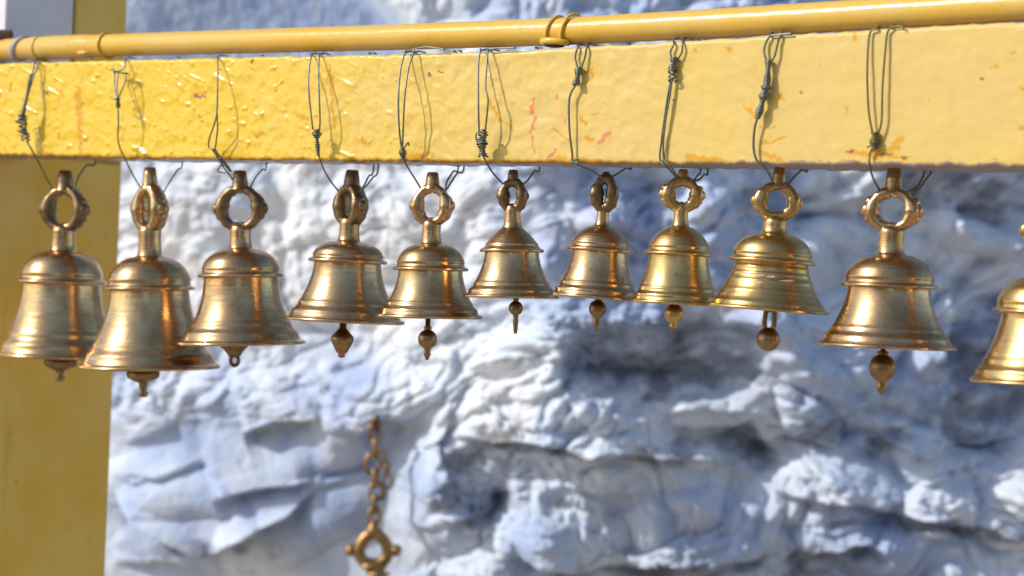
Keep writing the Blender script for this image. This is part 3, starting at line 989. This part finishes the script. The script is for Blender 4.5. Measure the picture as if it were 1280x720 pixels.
    if kind == 'disc':
        pf = [(0, top), (2.5, top), (2.5, zs + 4), (cr_ * .9, zs + 2), (cr_ * 1.05, zs - 5), (cr_ * .98, zs - 10), (cr_ * .6, zs - 14), (cr_ * .27, zs - 17), (cr_ * .22, ze + 9), (cr_ * .32, ze + 5), (cr_ * .24, ze + 1), (0, ze)]
    elif kind == 'ball':
        mid = spec.get('mid', (y0 * .5 + y1 * .5)); zm = T(mid)
        pf = [(0, top), (3.0, top), (3.2, zm + cr_ + 5), (cr_ * .45, zm + cr_ + 2.5), (cr_ * .36, zm + cr_)]
        for i in range(9):
            a = R(70 - 140 * i / 8)
            pf.append((cr_ * math.cos(a) ** .9, zm + cr_ * math.sin(a)))
        pf += [(cr_ * .38, zm - cr_ - .5), (cr_ * .34, zm - cr_ - 4), (cr_ * .40, zm - cr_ - 7), (cr_ * .30, ze + 5), (1.8, ze), (0, ze)]
    elif kind == 'spool':
        zm = T(spec['mid'])
        pf = [(0, top), (4.2, top), (4.4, zm + cr_ + 1), (cr_ * .55, zm + cr_ * .8), (cr_, zm + cr_ * .3), (cr_ * 1.02, zm), (cr_ * .95, zm - cr_ * .25), (cr_ * .5, zm - cr_ * 1.1), (cr_ * .28, ze + 5), (cr_ * .34, ze + 2), (0, ze)]
    elif kind == 'cone':
        pf = [(0, top), (3, top), (3, zs + 6), (cr_, zs + 3), (cr_, zs - 1), (cr_ * .8, zs - 3), (cr_ * .55, zs - 9), (cr_ * .4, zs - 13), (0, zs - 14)]
    elif kind == 'linkball':
        zm = T(spec['mid'])
        pf = [(cr_ * math.cos(a) if abs(a) < R(89) else 0, zm + cr_ * math.sin(a)) for a in [R(90 - 180 * i / 14) for i in range(15)]]
    mb.lathe([(r * k, z * k) for r, z in pf], 32, org=sh)
    if kind == 'cone':
        pts = []
        for i in range(20):
            a = 2 * math.pi * i / 20
            pts.append(sh + Vector((5.0 * math.cos(a) * ct, 5.0 * math.cos(a) * st_, ze + 6.5 + 6.5 * math.sin(a))) * k)
        mb.tube(pts, 2.4 * k, 8, closed=True)
    if kind == 'linkball':
        for (w_, a_, b_, sx) in ((3.2, T(412), T(396), -5), (3.2, T(412), T(396), 5)):
            pts = [sh + Vector((sx * ct, sx * st_, b_ + 10)) * k, sh + Vector((sx * 1.2 * ct, sx * 1.2 * st_, (a_ + b_) / 2)) * k, sh + Vector((sx * .7 * ct, sx * .7 * st_, a_ - 3)) * k]
            mb.tube(spline(pts, 6), 3.1 * k, 8)
        mb.tube([sh + Vector((0, 0, b_ + 8)) * k, sh + Vector((0, 0, top)) * k], 2.5 * k, 8)
        mb.tube([sh + Vector((-6 * ct, -6 * st_, b_ + 8)) * k, sh + Vector((6 * ct, 6 * st_, b_ + 8)) * k], 2.5 * k, 8)
    mb.build('clapper', spec.get('cmat', M_brass_d), e)
    if spec.get('band_label'): pass
    return e, k, body_o

BELLS = [
 dict(rim=(74, 446), R=77, ridge=(353, 55), dome=314, neck=(15, 290), ring=(80, 262, 25, 29), knob=(9.5, 213), yaw=-22, off=.036, kb=6.5,
      clap=('disc', 76, 447, 477, 20), mat=M_brass, rmat=M_brass_d, cap='dome', waist=.90, cmat=M_brass_d,
      label='leftmost whole bell, large and hanging in front of the yellow pillar'),
 dict(rim=(187, 460), R=88, ridge=(361, 56), dome=321, neck=(14.5, 290), ring=(188, 262, 19, 31), knob=(8.5, 209), yaw=-38, off=.024, kb=6.5,
      clap=('disc', 179, 462, 497, 20), mat=M_brass, waist=.90, rt=5.2, ra=10, cmat=M_brass_d,
      label='lowest hanging large bell, second from left, over the pillar edge'),
 dict(rim=(302, 430), R=80, ridge=(345, 53), dome=311, neck=(13.5, 289), ring=(301, 261, 25, 29), knob=(9, 213), yaw=-12, off=.034, kb=6.0, rmat=M_brass_d,
      clap=('cone', 293, 433, 457, 17), mat=M_brass, waist=.90, pw=2.1, cmat=M_brass_d,
      label='third bell from left, its stubby clapper ending in a small open eye'),
 dict(rim=(431, 402), R=75, ridge=(327, 49), dome=302, neck=(13, 280), ring=(438, 257, 17, 27), knob=(9, 212), yaw=-42, off=.036, kb=5.5, rmat=M_brass_d,
      clap=('spool', 429, 404, 448, 14), mid=425, mat=M_brass, waist=.88, ra=10, cmat=M_brass_d,
      label='bell with low flat cap and dark angular clapper, fourth from left'),
 dict(rim=(537, 397), R=66, ridge=(337, 47), dome=305, neck=(12, 283), ring=(540, 257, 20, 26), knob=(8, 215), yaw=-15, off=.024, kb=5,
      clap=('ball', 535, 399, 450, 12), mid=424, mat=M_brass, waist=.88,
      label='fifth bell from left, with a long stem above its round ball clapper'),
 dict(rim=(639, 372), R=60, ridge=(314, 40), dome=284, neck=(10.5, 264), ring=(641, 245, 15, 21), knob=(6.5, 212), yaw=-10, off=.031, kb=3.8, rmat=M_brass_d, rt=4.4,
      clap=('ball', 645, 374, 417, 9), mid=385, mat=M_brass, waist=.88, cap='cone', point=-.2, cmat=M_brass_d,
      label='small bell with pointed conical cap and dark ring, sixth from left'),
 dict(rim=(745, 373), R=57, ridge=(313, 42), dome=282, neck=(8, 262), ring=(756, 242, 14, 24), knob=(5, 214), yaw=-8, off=.031, kb=2.2, rt=5.2,
      clap=('ball', 748, 375, 414, 11), mid=386, mat=M_brass, waist=.86, cap='round', rmat=M_brass_d, cmat=M_brass_d,
      label='small seventh bell with a plain narrow oval ring and no side knobs'),
 dict(rim=(845, 380), R=57, ridge=(318, 43), dome=283, neck=(9.5, 263), ring=(853, 243, 22, 22), knob=(6.5, 211), yaw=0, off=.031, kb=5, lobes=True, rt=5.5,
      clap=('ball', 843, 382, 413, 12), mid=392, mat=M_brass_y, waist=.90, cap='round', cmat=M_brass_y,
      label='yellowest small bell, eighth from left, its round ring flanked by clustered knobs'),
 dict(rim=(960, 388), R=76, ridge=(327, 54), dome=292, neck=(15, 279), ring=(972, 252, 25, 25), knob=(7.5, 209), yaw=0, off=.031, kb=5.5, rt=5.5,
      clap=('linkball', 963, 394, 440, 15), mid=424, mat=M_brass_y, waist=.86, pw=1.5, cmat=M_brass_d,
      bands=[(0.15, .04, .8), (0.60, .04, .8), (0.74, .03, .7), (0.87, .03, .6), (.4, .03, .4)],
      label='bell smudged with red and white powder, ball clapper on a link'),
 dict(rim=(1108, 434), R=86, ridge=(358, 60), dome=318, neck=(16.5, 291), ring=(1116, 263, 27, 28), knob=(9.5, 210), yaw=-22, off=.031, kb=7, rt=5.6, ra=11,
      clap=('ball', 1104, 437, 493, 17), mid=460, mat=M_brass, waist=.88, cmat=M_brass_d,
      label='largest complete bell, tenth from left, with shiny ball clapper'),
 dict(rim=(1306, 479), R=92, ridge=(390, 66), dome=345, neck=(17, 318), ring=(1312, 288, 28, 29), knob=(10, 232), yaw=0, off=.031, kb=7,
      clap=('ball', 1304, 482, 535, 17), mid=506, mat=M_brass_y, waist=.86, pw=1.5,
      label='partly visible bell cut off by the right edge of the photo'),
]
bells = [bell(s) for s in BELLS]

# powder smudges on the ninth bell
M_white = simple('white_powder', (0.75, 0.62, 0.55), 0.9, 0.0, 0.3, 200)
def bell_smudge(idx, items, mat, name):
    e, k, body = bells[idx]
    spec = BELLS[idx]
    rs = random.Random(idx * 7 + len(items))
    bpy.context.view_layer.update()
    inv = e.matrix_basis.inverted()
    from mathutils.bvhtree import BVHTree
    bm = bmesh.new(); bm.from_mesh(body.data)
    tree = BVHTree.FromBMesh(bm)
    v, f = [], []
    camL = inv @ CAM
    for (x, y, l_, w_) in items:
        n = 9
        base = len(v)
        for i in range(n):
            xx = x + (i / (n - 1) - .5) * l_
            k_ = math.sin(math.pi * (i + .5) / n)
            for sgn in (-1, 0, 1):
                yy = y + sgn * w_ * k_ * rs.uniform(.4, 1) + rs.uniform(-.5, .5)
                d = (inv @ (CAM + ray(xx, yy))) - camL
                hit = tree.ray_cast(camL, d.normalized())
                loc, nn = hit[0], hit[1]
                if loc is None: loc, nn = Vector((0, 0, 0)), Vector((0, 0, 1))
                v.append(loc + nn * (0.00035 if sgn == 0 else -.0001))
        for i in range(n - 1):
            a = base + i * 3
            f += [(a, a + 3, a + 4, a + 1), (a + 1, a + 4, a + 5, a + 2)]
    bm.free()
    mesh_obj(name, v, f, mat, e)
bell_smudge(8, [(950, 344, 14, 1.5), (965, 346, 16, 1.3), (985, 351, 22, 1.6), (948, 353, 12, 1.3)], M_white, 'white_smudge')
bell_smudge(8, [(975, 347, 22, 1.3), (955, 349, 16, 1.2), (990, 355, 14, 1.0), (958, 359, 14, .9)], M_red, 'red_smudge')

# ------------------------------------------------------------------ wires
WR = 0.00085
def zone_off(x, y, boff, bow=0.015):
    t_, b_ = interp(TOP, x), interp(BOT, x)
    if y <= b_:
        f = min(1, max(0, (y - t_) / (b_ - t_)))
        return -0.0016 - bow * math.sin(math.pi * min(1, f * .92 + .02)) ** .8
    f = min(1, (y - b_) / 32)
    return -0.004 * (1 - f) + boff * f
def wire(spec, i):
    s = BELLS[i]; boff = s.get('off', .031)
    mb = MB()
    bow = spec.get('bow', .015)
    r = spec.get('r', WR)
    def P(x, y): return at(x, y, zone_off(x, y, boff, bow))
    rs = random.Random(i + 3)
    cxr = s['ring'][0]; ringtop = s['ring'][1] - s['ring'][3] + 4
    # front strands
    for st in spec['front']:
        pts = [P(x, y) for x, y in st]
        x0, y0 = st[0]
        if y0 <= interp(TOP, x0) + 6:          # continues over the top of the beam under the pipe
            yt = interp(TOP, x0)
            pts = [at(x0 + 14, yt - 1.0, BD * .98), at(x0 + 6, yt - 3.0, BD * .45)] + [at(x0, yt - 1.5, 0.004)] + pts
        mb.tube(spline(pts, 8), r, 8)
    # twisted stretches
    for (pa_, pb_, turns, rad, nst) in spec.get('twist', []):
        A_, B_ = Vector((*pa_, 0)), Vector((*pb_, 0))
        for q in range(nst):
            pts = []
            nn = max(20, int(turns * 14))
            for j in range(nn + 1):
                t = j / nn
                c = A_.lerp(B_, t)
                wob = rad * (1 + .35 * math.sin(9 * t + i))
                a = 2 * math.pi * (turns * t + q / nst)
                base = P(c.x, c.y)
                kk = .00075
                pts.append(base + D * (wob * kk * math.cos(a)) + N * (wob * kk * math.sin(a)))
            mb.tube(pts, r * 1.0, 7)
    # loose ends
    for tl in spec.get('tails', []):
        mb.tube(spline([P(x, y) for x, y in tl], 6), r * .9, 7)
    # through the ring, then up behind the beam
    for st in spec['back']:
        pts = []
        n = len(st)
        for j, (x, y) in enumerate(st):
            b_ = interp(BOT, x)
            f = min(1, max(0, (y - b_) / 32))
            pts.append(at(x, y, boff * f + (BD + .003) * (1 - f)))
        x1 = st[0][0]
        up_pts = [at(x1 - 6, interp(TOP, x1) - 2, BD * .9), at(x1 - 2, interp(TOP, x1) + 6, BD + .006), at(x1, 140, BD + .008)]
        mb.tube(spline(up_pts + pts, 8), r, 8)
    # the turn inside the ring
    e, k, _ = bells[i]
    a_, b_ = spec['front_end'], spec['back'][0][-1]
    pm = (cxr, ringtop + spec.get('dip', 5))
    mb.tube(spline([at(*a_, boff), at(pm[0] - 5, pm[1] - 1, boff - .001), at(*pm, boff), at(pm[0] + 5, pm[1] - 1, boff + .001), at(*b_, boff)], 6), r, 8)
    o = mb.build('wire', spec.get('mat', M_wire))
    org = P(*spec['front'][0][0]).copy()
    o.data.transform(Matrix.Translation(-org)); o.location = org
    col_tag(o, spec['label'], 'wire', 'wires looped round the beam')
WIRES = [
 dict(front=[[(43, 79), (41, 88), (38, 100)], [(33, 176), (40, 188), (47, 200), (58, 222), (67, 239)], [(48, 79), (44, 90), (39, 102)]],
      twist=[((40, 92), (27, 150), 6, 1.8, 3), ((28, 142), (32, 176), 4, 4.5, 2), ((26, 150), (30, 168), 3, 6, 1)], front_end=(67, 239), r=.0010,
      back=[[(120, 201), (108, 207), (98, 222), (92, 239)]], label='thick frayed twist of wire holding the leftmost whole bell'),
 dict(front=[[(157, 75), (155, 85), (148, 89), (143, 88)], [(148, 90), (146, 105), (147, 125), (148, 150), (148, 178), (157, 200), (168, 222), (179, 240)],
             [(143, 92), (143, 108), (147, 125)], [(158, 92), (154, 108), (147, 124)]],
      twist=[((143, 90), (160, 92), 3, 2.2, 2), ((147, 122), (148, 134), 2, 2.4, 2)], tails=[[(147, 126), (141, 123), (137, 121)], [(143, 90), (141, 86)]],
      front_end=(179, 240), bow=.019, back=[[(228, 203), (222, 212), (213, 226), (204, 241)]], label='wire with a small open triangle near its top, over the pillar edge'),
 dict(front=[[(272, 74), (272, 100), (271, 140), (267, 158), (262, 172), (261, 184), (267, 189), (278, 207), (289, 222), (297, 236)],
             [(271, 140), (272, 160), (270, 178), (268, 189)]], twist=[((267, 186), (288, 214), 4, 2.0, 2)], tails=[[(276, 206), (272, 214), (281, 216)]],
      front_end=(297, 236), back=[[(333, 206), (328, 212), (320, 221), (312, 236)]], label='single strand wire opening into a narrow eye just above the beam edge'),
 dict(front=[[(389, 69), (386, 90), (386, 115), (391, 162)], [(399, 69), (398, 95), (399, 120), (400, 150), (399, 164)], [(397, 178), (398, 192), (404, 210), (413, 226), (423, 239)]],
      twist=[((396, 162), (396, 172), 2, 4.5, 2), ((396, 170), (398, 194), 4, 1.8, 2)], front_end=(423, 239),
      back=[[(467, 210), (461, 220), (456, 230), (450, 240)], [(473, 209), (466, 222), (458, 232), (450, 240)]], label='double wire loop knotted two thirds down, above the flat capped bell'),
 dict(front=[[(507, 64), (501, 85), (498, 120), (499, 160), (502, 186)], [(518, 65), (511, 84), (506, 120), (504, 160), (503, 186)], [(503, 196), (509, 208), (519, 224), (530, 242)]],
      twist=[((503, 184), (504, 200), 3, 3.2, 2)], tails=[[(506, 184), (510, 178), (511, 182)], [(507, 64), (530, 59), (545, 60), (556, 62)]], front_end=(530, 242),
      back=[[(573, 208), (567, 214), (559, 226), (556, 238), (548, 244)], [(580, 209), (572, 216), (564, 228), (557, 238), (548, 244)]], bow=.019, label='close set double wire loop with knot at the beam edge, fifth from left'),
 dict(front=[[(601, 62), (598, 80), (598, 130), (599, 170)], [(610, 62), (608, 85), (607, 110), (610, 125), (608, 150), (606, 168)], [(603, 192), (608, 203), (616, 216), (627, 228), (634, 233)]],
      twist=[((604, 162), (604, 180), 2.5, 4.0, 2), ((601, 172), (604, 196), 4, 4.2, 2)], tails=[[(600, 185), (595, 172), (596, 166)], [(610, 62), (625, 60), (645, 60)]], front_end=(634, 233),
      back=[[(675, 208), (668, 214), (660, 225), (650, 233)]], label='double wire loop ending in a bulky tangled knot, sixth from left'),
 dict(front=[[(722, 59), (719, 72), (723, 88)], [(733, 59), (731, 72), (725, 88)], [(721, 104), (713, 118), (711, 135), (712, 165), (715, 190), (717, 202), (729, 209), (741, 214), (752, 222)]],
      twist=[((724, 84), (720, 106), 3.5, 2.6, 3)], front_end=(752, 222), bow=.004, r=.00095,
      tails=[[(714, 199), (722, 204), (722, 198), (716, 203)]],
      back=[[(790, 206), (783, 210), (774, 216), (762, 223)]], label='wire below the pipe clamp with a short twist and one plain strand'),
 dict(front=[[(842, 55), (838, 66), (841, 76)], [(853, 55), (852, 66), (845, 76)], [(839, 98), (835, 118), (831, 145), (827, 175), (825, 199), (833, 208), (846, 222)],
             [(840, 100), (837, 122), (832, 150), (829, 180), (830, 199), (838, 208), (848, 222)]],
      twist=[((843, 72), (840, 88), 2.5, 2.8, 3), ((840, 86), (841, 102), 1.5, 3.8, 2)], front_end=(847, 222), bow=.003,
      back=[[(885, 212), (880, 218), (873, 225), (860, 226)], [(876, 210), (873, 218), (866, 226), (860, 226)]], label='two nearly merged strands with knot near the pipe, eighth from left'),
 dict(front=[[(962, 45), (957, 54), (955, 66), (959, 78)], [(975, 44), (972, 54), (968, 70), (962, 79)], [(947, 146), (943, 162), (942, 185), (946, 200), (958, 212), (966, 226)]],
      twist=[((961, 75), (958, 112), 5, 2.2, 3), ((958, 108), (954, 125), 2.5, 3.6, 3), ((955, 120), (947, 148), 4, 2.4, 3)], front_end=(966, 229), bow=.004, r=.001,
      tails=[[(962, 45), (975, 43), (990, 42)]],
      back=[[(1010, 209), (1003, 212), (995, 219), (984, 231)]], label='wire with the longest tightly twisted stretch, ninth from left'),
 dict(front=[[(1096, 36), (1088, 40), (1085, 60), (1084, 100), (1086, 140), (1091, 168)], [(1114, 34), (1109, 42), (1106, 70), (1103, 110), (1102, 150), (1098, 167)], [(1092, 182), (1087, 194), (1087, 206), (1092, 224), (1101, 240)]],
      twist=[((1094, 165), (1093, 186), 3, 3.4, 3)], front_end=(1102, 241), bow=.003, mat=M_wire_g, tails=[[(1092, 180), (1084, 184)], [(1114, 34), (1126, 33), (1130, 36)]],
      back=[[(1156, 206), (1153, 222), (1144, 236), (1132, 241)], [(1166, 206), (1156, 226), (1146, 238), (1132, 241)]], label='widest double wire loop, greenish below, above the largest complete bell'),
 dict(front=[[(1300, 26), (1296, 60), (1296, 130), (1299, 190), (1301, 225), (1303, 262)], [(1316, 25), (1310, 60), (1305, 130), (1301, 190)]],
      twist=[((1301, 180), (1300, 205), 3, 3.0, 2)], front_end=(1304, 263), bow=.008,
      back=[[(1350, 206), (1346, 225), (1335, 245), (1322, 264)]], label='wire loop just outside the right edge holding the cut off bell'),
]
for i, s in enumerate(WIRES): wire(s, i)

# ------------------------------------------------------------------ chain and its bell in front of the rock
_px, _py, _y = WALL_SAMPLE
_sel = (abs(_px - 470) < 22) & (_py > 535) & (_py < 665)
CD = float(_y[_sel].min()) - 0.018
def cp(px, py, dd=CD): return CAM + ray(px, py) * dd
ck = CD / FPX
ch = empty('chain', cp(468, 533), 'thin brass chain hanging against the rock wall below the fourth bell', 'chain')
mb = MB()
p0 = cp(470, 528)
mb.tube(spline([p0 + Vector((0.0, .16, .015)), p0 + Vector((0.0, .04, .012)), p0 + Vector((0, .0, .004)), p0 + Vector((0, -.008, -.008)), p0 + Vector((0, .004, -.016))], 6), .0035, 10)
mb.ball(p0 + Vector((0, -.012, .002)), .009, (1, .6, .8), 16)
mb.v = [v - ch.location for v in mb.v]
mb.build('wall_hook', M_rust, ch)
ymax = 655
links = [(468, 541, 7, 11, 10), (469, 560, 6, 12, 75), (466, 580, 9, 13, 5), (469, 598, 6, 12, 70), (470, 614, 8, 12, 25), (468, 630, 6, 12, 80), (468, 645, 7, 11, 20)]
def link(px, py, hw, hh, yaw, root, mat, rad=2.5):
    pts = []
    c = cp(px, py) - root.location
    for i in range(28):
        a = 2 * math.pi * i / 28
        x = math.copysign(abs(math.cos(a)) ** .85, math.cos(a)) * hw * ck
        pts.append(c + Vector((x * math.cos(R(yaw)), x * math.sin(R(yaw)), math.sin(a) * hh * ck)))
    b = MB(); b.tube(pts, rad * ck, 8, closed=True)
    return b.build('link', mat, root)
for L in links: link(*L, ch, M_brass_o)
# second slack strand of thinner links beside it
for L in [(478, 572, 4, 9, 20), (484, 586, 5, 9, 70), (485, 601, 5, 9, 10), (480, 616, 4, 9, 60)]: link(*L, ch, M_brass_o, 1.7)
# the bell on it (its body is below the frame)
cb = empty('chain_bell', cp(466, 860), 'ochre brass bell ring with two round side knobs, on the thin chain', 'bell')
def CL(px, py): return cp(px, py) - cb.location
mb = MB()
pts = []
for i in range(40):
    a = 2 * math.pi * i / 40
    pts.append(CL(467 + 17.5 * math.cos(a) * (1 - .22 * math.sin(a)), 686 - 19 * math.sin(a)))
mb.tube(pts, 7.6 * ck, 12, closed=True)
mb.ball(CL(467, 708), 13 * ck, (1.3, .9, .5), 20)
mb.ball(CL(467, 664), 9 * ck, (1, .9, 1), 20)
for s in (-1, 1):
    mb.ball(CL(467 + s * 28, 688), 8 * ck, (1, 1, 1), 20)
    mb.ball(CL(467 + s * 20, 688), 7 * ck, (1, 1, 1), 16)
mb.tube([CL(467, 668), CL(467, 650)], [7 * ck, 4.5 * ck], 14)
mb.build('hanger_ring', M_brass_o, cb)
mb = MB()
pf = [(0, 150), (8, 150), (9, 146), (15, 145), (15, 142), (8, 138), (9, 120), (14, 112), (30, 104), (46, 90), (54, 70), (60, 68), (60, 64), (52, 61), (52, 40), (58, 20), (76, 0), (80, -10), (80, -14), (74, -14), (60, 6), (46, 30), (44, 60), (30, 95), (0, 102)]
mb.lathe([(r * ck, z * ck) for r, z in pf], 64)
mb.build('bell_body', M_brass_o, cb)
mb = MB()
mb.lathe([(0, 100 * ck), (2 * ck, 100 * ck), (2.5 * ck, 0), (12 * ck, -10 * ck), (14 * ck, -22 * ck), (8 * ck, -34 * ck), (2 * ck, -50 * ck), (0, -52 * ck)], 24)
mb.build('clapper', M_brass_d, cb)
